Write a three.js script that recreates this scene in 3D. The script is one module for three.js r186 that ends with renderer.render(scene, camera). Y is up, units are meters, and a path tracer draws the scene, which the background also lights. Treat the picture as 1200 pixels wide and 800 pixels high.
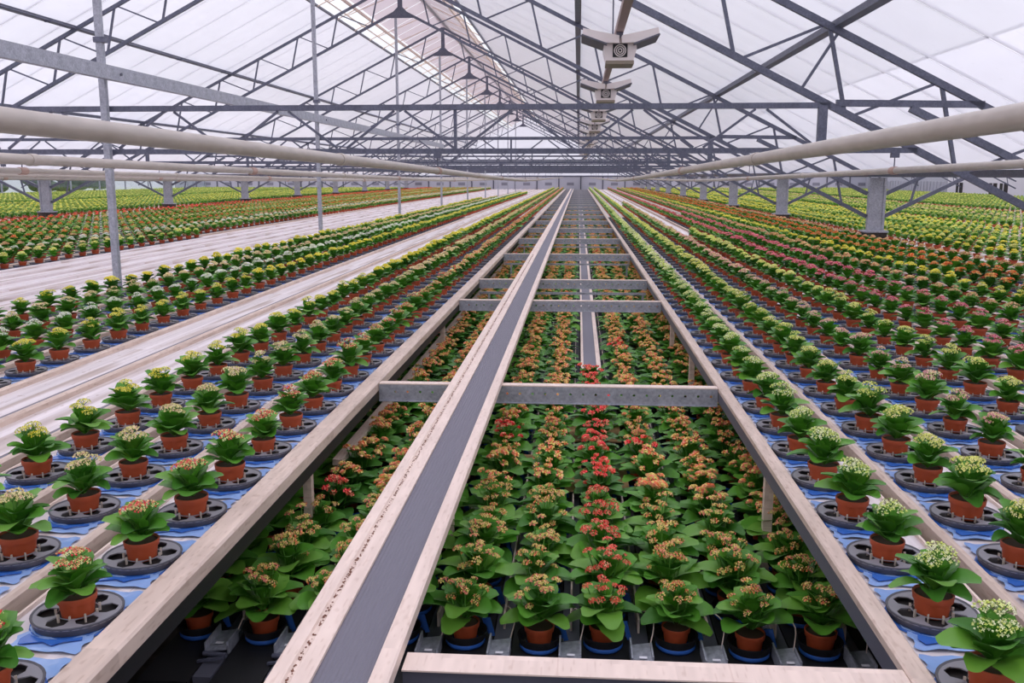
import * as THREE from 'three';
import { mergeGeometries } from 'three/addons/utils/BufferGeometryUtils.js';

// ------------------------------------------------------------------ camera, sky, exposure
const EYE = 1.97;                                     // eye height above the ground; heights marked Y below are relative to it
const scene = new THREE.Scene();
const F = 1090, VX = 678, VY = 206;                   // focal length in pixels, vanishing point of the long axis
const PITCH = Math.atan((400 - VY) / F), YAW = Math.atan((VX - 600) * Math.cos(PITCH) / F);
const camera = new THREE.PerspectiveCamera(2 * Math.atan(400 / F) * 180 / Math.PI, 1.5, 0.05, 400);
camera.position.set(0, EYE, 0);
camera.rotation.order = 'YXZ';
camera.rotation.set(-PITCH, YAW, 0);
camera.updateMatrixWorld();
scene.add(camera);

const renderer = new THREE.WebGLRenderer();
renderer.toneMapping = THREE.LinearToneMapping;
renderer.toneMappingExposure = 0.92;
renderer.shadowMap.enabled = true;

{ // overcast sky, a little brighter overhead
  const w = 64, h = 32, d = new Float32Array(w * h * 4);
  for (let y = 0; y < h; y++) for (let x = 0; x < w; x++) {
    const el = Math.max(0, Math.sin(((y + 0.5) / h - 0.5) * Math.PI)), g = 2.6 * (1 + 2 * el) / 3, i = (y * w + x) * 4;
    d[i] = g * 0.985; d[i + 1] = g * 0.985; d[i + 2] = g * 1.06; d[i + 3] = 1;
  }
  const t = new THREE.DataTexture(d, w, h, THREE.RGBAFormat, THREE.FloatType);
  t.mapping = THREE.EquirectangularReflectionMapping; t.magFilter = THREE.LinearFilter; t.needsUpdate = true;
  scene.background = t; scene.environment = t;
}

// ------------------------------------------------------------------ helpers
let seed = 7;
const rnd = () => { seed = (seed * 1664525 + 1013904223) >>> 0; return seed / 4294967296; };
const rr = (a, b) => a + (b - a) * rnd();
const pick = (a) => a[Math.floor(rnd() * a.length)];
const used = {};
function numbered(n) { const k = used[n] = (used[n] ?? -1) + 1; return k ? `${n}_${String(k).padStart(3, '0')}` : n; }
function tag(o, label, category, group, kind) {
  o.userData.label = label; if (category) o.userData.category = category;
  if (group) o.userData.group = group; if (kind) o.userData.kind = kind;
  return o;
}
function shadow(o) { o.castShadow = true; o.receiveShadow = true; return o; }
function thing(name, label, category, group, kind, pos = [0, 0, 0]) {
  const g = new THREE.Group(); g.name = numbered(name); g.position.set(...pos); scene.add(g);
  return tag(g, label, category, group, kind);
}
function part(name, geo, mat, parent) { const m = shadow(new THREE.Mesh(geo, mat)); m.name = name; parent.add(m); return m; }
function solo(name, geo, mat, label, category, group, kind) { const m = shadow(new THREE.Mesh(geo, mat)); m.name = numbered(name); scene.add(m); return tag(m, label, category, group, kind); }

// uv in metres from position and normal, the first uv axis across and the second along the longest way
function metreUV(g) {
  g = g.index ? g.toNonIndexed() : g;
  g.computeVertexNormals();
  const p = g.attributes.position, n = g.attributes.normal, uv = new Float32Array(p.count * 2);
  for (let i = 0; i < p.count; i++) {
    const ax = Math.abs(n.getX(i)), ay = Math.abs(n.getY(i)), az = Math.abs(n.getZ(i));
    let u, v;
    if (ay >= ax && ay >= az) { u = p.getX(i); v = p.getZ(i); } else if (ax >= az) { u = p.getY(i); v = p.getZ(i); } else { u = p.getY(i); v = p.getX(i); }
    uv[i * 2] = u; uv[i * 2 + 1] = v;
  }
  g.setAttribute('uv', new THREE.BufferAttribute(uv, 2));
  return g;
}
function box(x0, x1, y0, y1, z0, z1) {
  const g = new THREE.BoxGeometry(x1 - x0, y1 - y0, z1 - z0); g.translate((x0 + x1) / 2, (y0 + y1) / 2, (z0 + z1) / 2);
  return metreUV(g);
}
// a long profile in the x-y plane, drawn from z0 (near, larger) to z1 (far)
function profile(pts, z0, z1) {
  const s = new THREE.Shape(pts.map(([x, y]) => new THREE.Vector2(x, y)));
  const g = new THREE.ExtrudeGeometry(s, { depth: z0 - z1, bevelEnabled: false }); g.translate(0, 0, z1);
  return metreUV(g);
}
// a bar of rectangular section between two points of a plane z = const
function barXY(x0, y0, x1, y1, t, d, z) {
  const L = Math.hypot(x1 - x0, y1 - y0), g = new THREE.BoxGeometry(L, t, d);
  g.rotateZ(Math.atan2(y1 - y0, x1 - x0)); g.translate((x0 + x1) / 2, (y0 + y1) / 2, z);
  return metreUV(g);
}
function tube(pts, r, seg = 10, n = 24) {
  return new THREE.TubeGeometry(new THREE.CatmullRomCurve3(pts.map((p) => new THREE.Vector3(...p))), n, r, seg, false);
}
function rod(a, b, r, seg = 8) {
  const A = new THREE.Vector3(...a), B = new THREE.Vector3(...b), g = new THREE.CylinderGeometry(r, r, A.distanceTo(B), seg);
  g.applyQuaternion(new THREE.Quaternion().setFromUnitVectors(new THREE.Vector3(0, 1, 0), B.clone().sub(A).normalize()));
  const m = A.add(B).multiplyScalar(0.5); g.translate(m.x, m.y, m.z);
  return g;
}
const strip = (g) => { g = g.index ? g.toNonIndexed() : g; for (const k of Object.keys(g.attributes)) if (!['position', 'normal'].includes(k)) g.deleteAttribute(k); return g; };
const joined = (list) => mergeGeometries(list.map(strip));
const joinedUV = (list) => mergeGeometries(list.map((g) => g.index ? g.toNonIndexed() : g));
function paint(g, color) { // one linear colour on all vertices
  g = strip(g); const c = color instanceof THREE.Color ? color : new THREE.Color(color), a = new Float32Array(g.attributes.position.count * 3);
  for (let i = 0; i < a.length; i += 3) { a[i] = c.r; a[i + 1] = c.g; a[i + 2] = c.b; }
  g.setAttribute('color', new THREE.BufferAttribute(a, 3)); return g;
}

const ordinal = ['first', 'second', 'third', 'fourth', 'fifth', 'sixth', 'seventh', 'eighth', 'ninth', 'tenth', 'eleventh', 'twelfth'];
const inWords = (n) => ordinal[n] ?? (n + 1) + 'th';

// ------------------------------------------------------------------ textures and materials
function noiseGrid(n, s) { const a = new Float32Array(n * n); let q = s; for (let i = 0; i < a.length; i++) { q = (q * 1664525 + 1013904223) >>> 0; a[i] = q / 4294967296; } return (x, y) => { const X = ((x % n) + n) % n, Y = ((y % n) + n) % n, i = Math.floor(X), j = Math.floor(Y), fx = X - i, fy = Y - j, sx = fx * fx * (3 - 2 * fx), sy = fy * fy * (3 - 2 * fy), v = (p, r) => a[((r + n) % n) * n + ((p + n) % n)]; return (v(i, j) * (1 - sx) + v((i + 1) % n, j) * sx) * (1 - sy) + (v(i, (j + 1) % n) * (1 - sx) + v((i + 1) % n, (j + 1) % n) * sx) * sy; }; }
function dataTex(w, h, fn, srgb = true) {
  const d = new Uint8Array(w * h * 4);
  for (let y = 0; y < h; y++) for (let x = 0; x < w; x++) { const c = fn(x / w, y / h), i = (y * w + x) * 4; d[i] = Math.max(0, Math.min(255, c[0])); d[i + 1] = Math.max(0, Math.min(255, c[1])); d[i + 2] = Math.max(0, Math.min(255, c[2])); d[i + 3] = 255; }
  const t = new THREE.DataTexture(d, w, h); t.magFilter = THREE.LinearFilter; t.minFilter = THREE.LinearMipmapLinearFilter; t.generateMipmaps = true;
  t.wrapS = t.wrapT = THREE.RepeatWrapping; if (srgb) t.colorSpace = THREE.SRGBColorSpace; t.needsUpdate = true; return t;
}
const nA = noiseGrid(64, 11), nB = noiseGrid(64, 23), nC = noiseGrid(64, 5);
// streaked, stained aluminium: u across 0.77 m, v along 3 m
const streakTex = dataTex(256, 512, (u, v) => {
  const fine = nA(u * 64, v * 6) - 0.5, mid = nB(u * 24, v * 2) - 0.5, speck = nC(u * 64, v * 64), st = Math.max(0, nA(u * 16 + 9, v * 4 + 3) - 0.6) * 2.2, sp = speck > 0.93 ? 1 : 0;
  return [229 + 22 * fine + 18 * mid - 46 * st - 26 * sp, 220 + 23 * fine + 18 * mid - 56 * st - 32 * sp, 220 + 24 * fine + 17 * mid - 66 * st - 38 * sp];
});
streakTex.repeat.set(1 / 0.77, 1 / 3);
const railTex = dataTex(128, 512, (u, v) => {
  const fine = nA(u * 32, v * 24) - 0.5, b = nB(u * 6, v * 8) - 0.5, st = Math.max(0, nC(u * 64, v * 64) - 0.7) * 1.6;
  return [216 + 18 * fine + 16 * b - 46 * st, 195 + 18 * fine + 16 * b - 54 * st, 180 + 18 * fine + 15 * b - 58 * st];
});
railTex.repeat.set(1 / 0.4, 1 / 2);
const galvTex = dataTex(256, 256, (u, v) => {
  const a = nA(u * 32, v * 32) - 0.5, b = nB(u * 64, v * 64) - 0.5, c = nC(u * 8, v * 8) - 0.5;
  const k = 26 * a + 18 * b + 20 * c; return [168 + k, 171 + k, 181 + k];
});
galvTex.repeat.set(2.2, 2.2);
const aluTex = dataTex(128, 512, (u, v) => { const fine = nA(u * 32, v * 24) - 0.5, b = nB(u * 6, v * 8) - 0.5, st = Math.max(0, nC(u * 64, v * 64) - 0.7) * 1.4; return [233 + 14 * fine + 12 * b - 40 * st, 212 + 14 * fine + 12 * b - 48 * st, 198 + 14 * fine + 11 * b - 52 * st]; });
aluTex.repeat.set(1 / 0.4, 1 / 2);
const pipeTex = dataTex(64, 512, (u, v) => { const k = 14 * (nA(u * 8, v * 32) - 0.5) + 12 * (nB(u * 64, v * 64) - 0.5); return [226 + k, 222 + k, 217 + k]; });
pipeTex.repeat.set(1, 1 / 3);
const sheetTex = dataTex(256, 256, (u, v) => {
  const a = nA(u * 4, v * 16) - 0.5, b = nB(u * 32, v * 8) - 0.5, s = nC(u * 64, v * 64) > 0.965 ? 1 : 0;
  const k = 5 * a + 3 * b - 10 * s; return [240 + k, 238 + k, 246 + k];
});
sheetTex.repeat.set(0.25, 0.25);
const groundTex = dataTex(256, 256, (u, v) => { const k = 30 * (nA(u * 12, v * 12) - 0.5) + 26 * (nB(u * 64, v * 64) - 0.5); return [70 + k, 64 + k, 60 + k]; });
groundTex.repeat.set(0.5, 0.5);

const LEAF = ['#55942c', '#62a432', '#48842a', '#70a83a'];
const std = (o) => new THREE.MeshStandardMaterial(o);
const M = {
  deck: std({ map: streakTex, roughness: 0.5 }),
  rail: std({ map: railTex, roughness: 0.5 }),
  strip: std({ color: 0xdcc6bd, map: streakTex, roughness: 0.7 }),
  galv: std({ map: galvTex, roughness: 0.5, metalness: 0.35 }),
  steel: std({ color: 0x9a9caa, map: galvTex, roughness: 0.45, metalness: 0.25 }),
  dark: std({ color: 0x3b3b42, roughness: 0.5 }),
  black: std({ color: 0x1e1e21, roughness: 0.55 }),
  slate: std({ color: 0x5b5c68, roughness: 0.5 }),
  belt: std({ color: 0x716f7a, roughness: 0.55 }),
  whiteAlu: std({ map: aluTex, color: 0xffffff, roughness: 0.45 }),
  dirt: std({ color: 0x7a5344, roughness: 0.95 }),
  pipe: std({ color: 0xd2cbc4, map: pipeTex, roughness: 0.4 }),
  collar: std({ color: 0xb89a8c, roughness: 0.7 }),
  sheet: new THREE.MeshPhysicalMaterial({ map: sheetTex, color: 0xffffff, roughness: 0.72, transmission: 0.78, thickness: 0, side: THREE.DoubleSide }),
  ventSheet: new THREE.MeshPhysicalMaterial({ color: 0xdccfd6, roughness: 1, transmission: 0.52, thickness: 0, side: THREE.DoubleSide }),
  glass: new THREE.MeshPhysicalMaterial({ color: 0xeef2f4, roughness: 0.05, transmission: 1, thickness: 0, side: THREE.DoubleSide }),
  ground: std({ map: groundTex, roughness: 0.95 }),
  concrete: std({ map: groundTex, color: 0xffffff, roughness: 0.9 }),
  pot: std({ color: 0xb4502c, roughness: 0.55 }),
  soil: std({ color: 0x4a382a, roughness: 1 }),
  tray: std({ color: 0x8f8d94, roughness: 0.45 }),
  trayDark: std({ color: 0x2e2a2b, roughness: 0.8 }),
  trayWall: std({ color: 0x55545c, roughness: 0.5 }),
  rib: std({ color: 0xc9bcae, roughness: 0.6 }),
  blue: std({ color: 0x3a6cc0, roughness: 0.16 }), tongue: std({ color: 0x93b3e6, roughness: 0.12, side: THREE.DoubleSide }),
  leaf: LEAF.map((c) => new THREE.MeshPhysicalMaterial({ color: c, roughness: 0.45, specularIntensity: 0.6, transmission: 0.3, thickness: 0, side: THREE.DoubleSide })),
  vtx: std({ vertexColors: true, roughness: 0.5, side: THREE.DoubleSide }),
  lampWhite: std({ color: 0xe6dcd8, roughness: 0.35, metalness: 0.1 }),
  wallWhite: std({ color: 0xeceaf0, roughness: 0.7 }),
  wallGrey: std({ color: 0xb4b5c0, roughness: 0.7 }),
  wood: std({ color: 0xb08a5e, roughness: 0.8 }),
  tree: std({ color: 0x55684f, roughness: 0.9 }),
};

// ------------------------------------------------------------------ main measures
const FAR = -82, NEAR = 6;                            // z of the end wall and of the wall behind the eye
const RAIL_TOP = 0.85, DECK = 0.815, PITCHX = 0.385, STEP = 0.368;
const RX = (k) => 0.94 + PITCHX * k, LX = (j) => -1.30 - PITCHX * j;
const BAY = 7.45, TRUSS0 = 1.56, RIDGE = -4.47, HALF = 9.54, SLOPE = 0.505, Y_UP = 4.74, Y_LOW = 4.06;
const COL_R = RIDGE + HALF, COL_L = RIDGE - HALF;
const trussD = []; for (let d = TRUSS0 + BAY; d < 81; d += BAY) trussD.push(d);

// ------------------------------------------------------------------ the setting: ground, walls, roof
{
  const f = solo('floor', box(-36, 27, -0.1, 0, FAR - 1, NEAR + 1), M.ground, 'dark concrete ground under the raised benches', 'floor', null, 'structure');
  // end wall with posts and openings
  const w = thing('wall_end', 'pale grey far end wall with posts', 'wall', null, 'structure');
  part('wall_panel', box(-36, 27, 0, 1.9, FAR - 0.2, FAR), M.wallGrey, w);
  part('wall_rail', box(-36, 27, 1.9, 2.0, FAR - 0.15, FAR + 0.05), M.steel, w);
  for (let x = -34; x < 25; x += 1.9) part('wall_post', box(x - 0.05, x + 0.05, 0, 1.9, FAR, FAR + 0.06), M.slate, w);
  for (let x = -33; x < 25; x += 1.9) part('wall_opening', box(x - 0.3, x + 0.3, 1.15, 1.4, FAR, FAR + 0.02), std({ color: 0x83838f, roughness: 0.7 }), w);
  const gable = (c) => { const g = new THREE.BufferGeometry(); g.setAttribute('position', new THREE.Float32BufferAttribute([c - HALF, 1.95, FAR, c + HALF, 1.95, FAR, c, EYE + Y_UP + 0.12, FAR], 3)); return metreUV(g); };
  for (const c of [RIDGE - 2 * HALF, RIDGE, RIDGE + 2 * HALF]) part('gable', gable(c), M.sheet, w);
  const b = thing('wall_back', 'pale wall behind the benches', 'wall', null, 'structure');
  part('wall_panel', box(-36, 27, 0, 1.9, NEAR, NEAR + 0.2), M.wallGrey, b);
  for (const c of [RIDGE - 2 * HALF, RIDGE, RIDGE + 2 * HALF]) { const g = gable(c).clone(); g.translate(0, 0, NEAR - FAR + 0.1); part('gable', g, M.sheet, b); }
  // side wall beside the crowded bench: grey vertical boards and a white stretch with windows
  const r = thing('wall_right', 'side wall of grey boards with a white stretch and dark windows', 'wall', null, 'structure');
  const WX = 24.3;
  part('wall_panel', box(WX + 0.05, WX + 0.25, 0, 2.1, FAR, NEAR), M.wallGrey, r);
  for (let z = -81.5; z < -64; z += 0.6) part('board', box(WX - 0.01, WX + 0.05, 0, 1.6, z, z + 0.5), M.wallGrey, r);
  part('white_panel', box(WX - 0.05, WX + 0.05, 0, 1.95, -64, NEAR), M.wallWhite, r);
  for (const z of [-62.5, -57.6, -56.2, -48, -43]) { const wd = part('window_opening', box(WX - 0.08, WX - 0.04, 0.9, 1.55, z, z + 1), M.trayDark, r); part('frame', box(WX - 0.1, WX - 0.05, 0.9, 1.55, z + 0.46, z + 0.54), M.wallWhite, wd); }
  // open-looking glazed side wall at the other end, trees outside
  const l = thing('wall_left', 'glazed side wall above a low parapet', 'wall', null, 'structure');
  part('parapet', box(-33.3, -33.1, 0, 0.95, FAR, NEAR), M.wallGrey, l);
  for (let z = FAR; z < NEAR - 1; z += BAY / 2) { part('pane', box(-33.21, -33.2, 0.95, 1.95, z + 0.04, z + BAY / 2 - 0.04), M.glass, l); part('mullion', box(-33.24, -33.16, 0.95, 1.95, z - 0.04, z + 0.04), M.galv, l); }
}
// roof: translucent white sheets, one pane between two glazing bars
{
  const lift = 0.13;
  function slopePane(c, side, a0, a1, z0, z1, t = 0.012, up = 0) { // a0..a1 horizontal distance from the ridge line
    const y = (a) => EYE + Y_UP + lift + up - SLOPE * a, x = (a) => c + side * a;
    if (!t) { // a sheet without thickness
      const g = new THREE.BufferGeometry(), A = [x(a0), y(a0), z0], B = [x(a1), y(a1), z0], C = [x(a1), y(a1), z1], D = [x(a0), y(a0), z1];
      g.setAttribute('position', new THREE.Float32BufferAttribute(side > 0 ? [...A, ...C, ...B, ...A, ...D, ...C] : [...A, ...B, ...C, ...A, ...C, ...D], 3));
      return metreUV(g);
    }
    return profile([[x(a0), y(a0)], [x(a1), y(a1)], [x(a1), y(a1) + t], [x(a0), y(a0) + t]], z0, z1);
  }
  const barMat = std({ color: 0xc9c8d2, roughness: 0.6 });
  for (const [bi, c] of [[0, RIDGE], [1, RIDGE + 2 * HALF], [2, RIDGE - 2 * HALF]]) {
    const top = thing('ceiling', ['white translucent roof over the middle bay with open ridge vents', 'white translucent roof over the bay by the grey boarded wall', 'white translucent roof over the bay by the glazed wall'][bi], 'roof', null, 'structure');
    const per = bi ? BAY : BAY / 6;
    for (const side of [-1, 1]) {
      const a0 = bi ? 0 : (side < 0 ? 1.75 : 1.55);
      for (let z = NEAR; z > FAR; z -= per) {
        const z1 = Math.max(FAR, z - per);
        part('roof_pane', slopePane(c, side, a0, HALF, z - 0.004, z1 + 0.004, 0), M.sheet, top);
        if (!bi) part('glazing_bar', slopePane(c, side, a0, HALF, z1 + 0.012, z1 - 0.012, 0.02, 0.012), barMat, top);
        if (!bi) part('vent_pane', slopePane(c, side, 0, side < 0 ? 1.25 : 1.15, z - 0.03, z1 + 0.03, 0, 0.05), M.ventSheet, top);
      }
    }
    part('ridge_cap', box(c - 0.08, c + 0.08, EYE + Y_UP + 0.16, EYE + Y_UP + 0.22, FAR, NEAR), M.galv, top);
  }
}
// ------------------------------------------------------------------ roof trusses, columns, purlins, gutters, ridge poles
const yl = (a) => EYE + Y_LOW - SLOPE * a, yu = (a) => EYE + Y_UP - SLOPE * a;   // a = horizontal distance from the ridge
function trussBars(side) { // bars of one half as [name, geometry], ridge at x = 0, z = 0
  const out = [], B = (n, a0, y0, a1, y1, t, d) => out.push([n, barXY(side * a0, y0, side * a1, y1, t, d, 0)]);
  B('upper_chord', 0, yu(0), HALF - 0.2, yu(HALF - 0.2), 0.062, 0.05);
  B('lower_chord', 0, yl(0), HALF - 0.14, yl(HALF - 0.14), 0.062, 0.05);
  for (let i = 0; i < 9; i++) {
    const u = 0.55 + i * 1.03; if (u > HALF - 0.5) break;
    B('web_post', u, yu(u), u + 0.18, yl(u + 0.18), 0.034, 0.03);
    if (u + 1.03 < HALF) B('web_diagonal', u + 1.0, yu(u + 1.0), u + 0.24, yl(u + 0.24), 0.026, 0.025);
  }
  B('web_brace', 6.82, yu(6.82), 6.5, yl(6.5), 0.025, 0.03);
  B('stub_tie', 6.83, EYE + 0.66, 8.15, EYE + 0.64, 0.06, 0.05);
  B('knee_strut', 7.5, EYE + 0.61, HALF - 0.15, EYE - 0.3, 0.065, 0.06);
  return out;
}
const A_TOP = (Y_LOW - 0.64) / SLOPE, A_BOT = (Y_LOW - 0.232) / SLOPE;
function tieBars() {
  const out = [], yt = EYE + 0.64, yb = EYE + 0.232;
  out.push(['top_tie', box(-A_TOP, A_TOP, yt - 0.026, yt + 0.026, -0.025, 0.025)]);
  out.push(['bottom_tie', box(-A_BOT, A_BOT, yb - 0.025, yb + 0.025, -0.025, 0.025)]);
  for (const s of [-1, 1]) out.push(['end_post', box(s * (A_TOP - 0.06) - 0.04, s * (A_TOP - 0.06) + 0.04, yb, yt, -0.03, 0.03)]);
  for (let i = -5; i <= 5; i++) {
    const x = 4.97 - 4.47 + i * 1.13; // node positions measured from the ridge line
    const c = x; if (Math.abs(c) > A_TOP - 0.4) continue;
    out.push(['tie_web', barXY(c - 0.05, yt - 0.03, c - 0.52, yb + 0.03, 0.022, 0.022, 0)]);
    out.push(['tie_web', barXY(c + 0.05, yt - 0.03, c + 0.52, yb + 0.03, 0.022, 0.022, 0)]);
  }
  out.push(['tie_post', box(3.28, 3.31, yb, yt, -0.015, 0.015)]);
  // gusset and hanger where the two lower chords meet
  const gy = yl(0);
  out.push(['gusset', profile([[-0.32, gy - 0.2], [0.32, gy - 0.2], [0.06, gy + 0.06], [0.05, yu(0)], [-0.05, yu(0)], [-0.06, gy + 0.06]], 0.02, -0.02)]);
  return out;
}
{
  const full = [...trussBars(-1), ...trussBars(1), ...tieBars()];
  const byName = {}; for (const [n, g] of full) (byName[n] ??= []).push(g);
  const merged = Object.entries(byName).map(([n, l]) => [n, l.length > 1 ? joinedUV(l) : l[0]]);
  const spots = ['over the wall behind', 'over the front of the open aisle'];
  trussD.forEach((d, i) => {
    for (const [bi, c] of [[0, RIDGE], [1, RIDGE + 2 * HALF], [2, RIDGE - 2 * HALF]]) {
      if (d < 2 && bi) continue;
      const where = ['spanning the middle bay', 'spanning the bay by the grey boarded wall', 'spanning the bay by the glazed wall'][bi];
      const t = thing('roof_truss', `galvanised lattice roof truss, ${inWords(i)} from the front, ${where}`, 'truss', `trusses ${where}`, 'thing', [c, 0, -d]);
      for (const [n, g] of (bi === 0 && d < 40 ? full : merged)) part(n, g, M.steel, t);
    }
    // columns in the valleys
    for (const [x, lab] of [[COL_R, 'galvanised box column from the front on its plinth, crowded side'], [COL_L, 'galvanised box column from the front on its plinth, beyond the bare decks']]) {
      const c = thing('steel_column', `${inWords(i)} ${lab}`, 'column', x > 0 ? 'columns in the crowded bench' : 'columns beyond the empty decks', 'thing', [x, 0, -d]);
      part('shaft', box(-0.125, 0.125, EYE - 0.93, EYE - 0.03, -0.07, 0.07), M.galv, c);
      part('flange', joinedUV([box(-0.14, -0.1, EYE - 0.93, EYE - 0.03, 0.05, 0.085), box(0.1, 0.14, EYE - 0.93, EYE - 0.03, 0.05, 0.085)]), M.galv, c);
      part('base_plate', box(-0.2, 0.2, EYE - 0.95, EYE - 0.92, -0.16, 0.16), M.galv, c);
      part('plinth', box(-0.18, 0.18, 0, EYE - 0.95, -0.14, 0.14), M.concrete, c);
    }
    if (d < 70) {
      const p = thing('ridge_pole', `${inWords(i)} slim steel pole from the front, rising from the decks to the ridge`, 'pole', 'poles under the ridge', 'thing', [RIDGE - 0.1, 0, -d + 0.075]);
      part('pole', box(-0.03, 0.03, 0, yl(0) - 0.22, -0.03, 0.03), M.galv, p);
      part('clamp', box(-0.045, 0.06, EYE + 1.25, EYE + 1.3, -0.045, 0.045), M.steel, p);
      part('foot_plate', box(-0.09, 0.09, 0, 0.02, -0.09, 0.09), M.steel, p);
    }
  });
  for (const [a, s, lab] of [[4.43, 1, 'dark steel purlin running above the row of hanging fixtures'], [6.82, 1, 'dark steel purlin under the roof above the crowded bench'], [4.43, -1, 'dark steel purlin with pipe under the roof above the empty decks'], [6.82, -1, 'dark steel purlin under the roof near the column row beyond the decks']]) {
    const x = RIDGE + s * a, y = yu(a) + 0.037;
    const p = thing('purlin', lab, 'purlin', null, 'thing', [x, y, 0]);
    part('beam', box(-0.05, 0.05, 0, 0.06, FAR, NEAR), M.steel, p);
    if (s < 0 && a < 5) { part('conduit', rod([0.1, 0.0, NEAR], [0.1, 0.0, FAR], 0.014, 6), M.steel, p); for (let z = 0; z > -40; z -= 2.6) part('bracket', box(0, 0.12, -0.02, 0.03, z - 0.02, z + 0.02), M.steel, p); }
  }
  for (const [x, lab] of [[COL_R, 'dark valley gutter above the columns in the crowded bench'], [COL_L, 'valley gutter above the columns beyond the empty decks']])
    solo('gutter', profile([[x - 0.16, EYE + 0.07], [x - 0.1, EYE - 0.02], [x + 0.1, EYE - 0.02], [x + 0.16, EYE + 0.07], [x + 0.14, EYE + 0.07], [x + 0.09, EYE], [x - 0.09, EYE], [x - 0.14, EYE + 0.07]], NEAR, FAR), M.steel, lab, 'gutter', null, 'thing');
  // galvanised beam bolted to the ridge poles
  { const g = thing('galvanised_beam', 'long galvanised box beam bolted along the ridge poles', 'beam', null, 'thing');
    part('beam', box(RIDGE - 0.03, RIDGE + 0.04, EYE + 0.9, EYE + 1.03, -31, NEAR), M.galv, g);
    for (const d of trussD.slice(0, 3)) part('bolt', rod([RIDGE + 0.03, EYE + 0.965, -d - 0.01], [RIDGE + 0.055, EYE + 0.965, -d - 0.01], 0.014), M.slate, g); }
  // vent gear along the ridge, lying on the upper chords
  for (const [sd, a0, lab] of [[-1, 1.75, 'thin white vent shaft below the open ridge vent above the decks'], [1, 1.55, 'thin white vent shaft below the ridge vent above the aisle']]) {
    const v = thing('vent_shaft', lab, 'vent rod', null, 'thing', [RIDGE, 0, 0]), X = (q) => sd * q, Yq = (q) => yu(q) + 0.05, bar = (q, w, h) => box(Math.min(X(q), X(q + w)), Math.max(X(q), X(q + w)), Yq(q) + 0.01, Yq(q) + 0.01 + h, FAR, NEAR);
    part('shaft', rod([X(a0 - 0.25), Yq(a0 - 0.25) + 0.02, NEAR], [X(a0 - 0.25), Yq(a0 - 0.25) + 0.02, FAR], 0.018, 6), M.whiteAlu, v);
    part('frame_bar', bar(a0 - 0.03, 0.05, 0.05), M.steel, v);
    part('frame_bar', bar(a0 - 0.5, 0.05, 0.06), M.whiteAlu, v);
    for (let z = -6; z > -60; z -= BAY / 4) part('push_rod', rod([X(a0 - 0.25), Yq(a0 - 0.25) + 0.02, z], [X(0.35), Yq(0.35) + 0.02, z - 0.5], 0.012, 6), M.whiteAlu, v);
    for (let z = -4; z > -60; z -= BAY / 4) part('rack', rod([X(a0 - 0.5), Yq(a0 - 0.5) + 0.02, z], [X(a0), Yq(a0) + 0.02, z], 0.014, 6), M.whiteAlu, v);
  }
}
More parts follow.
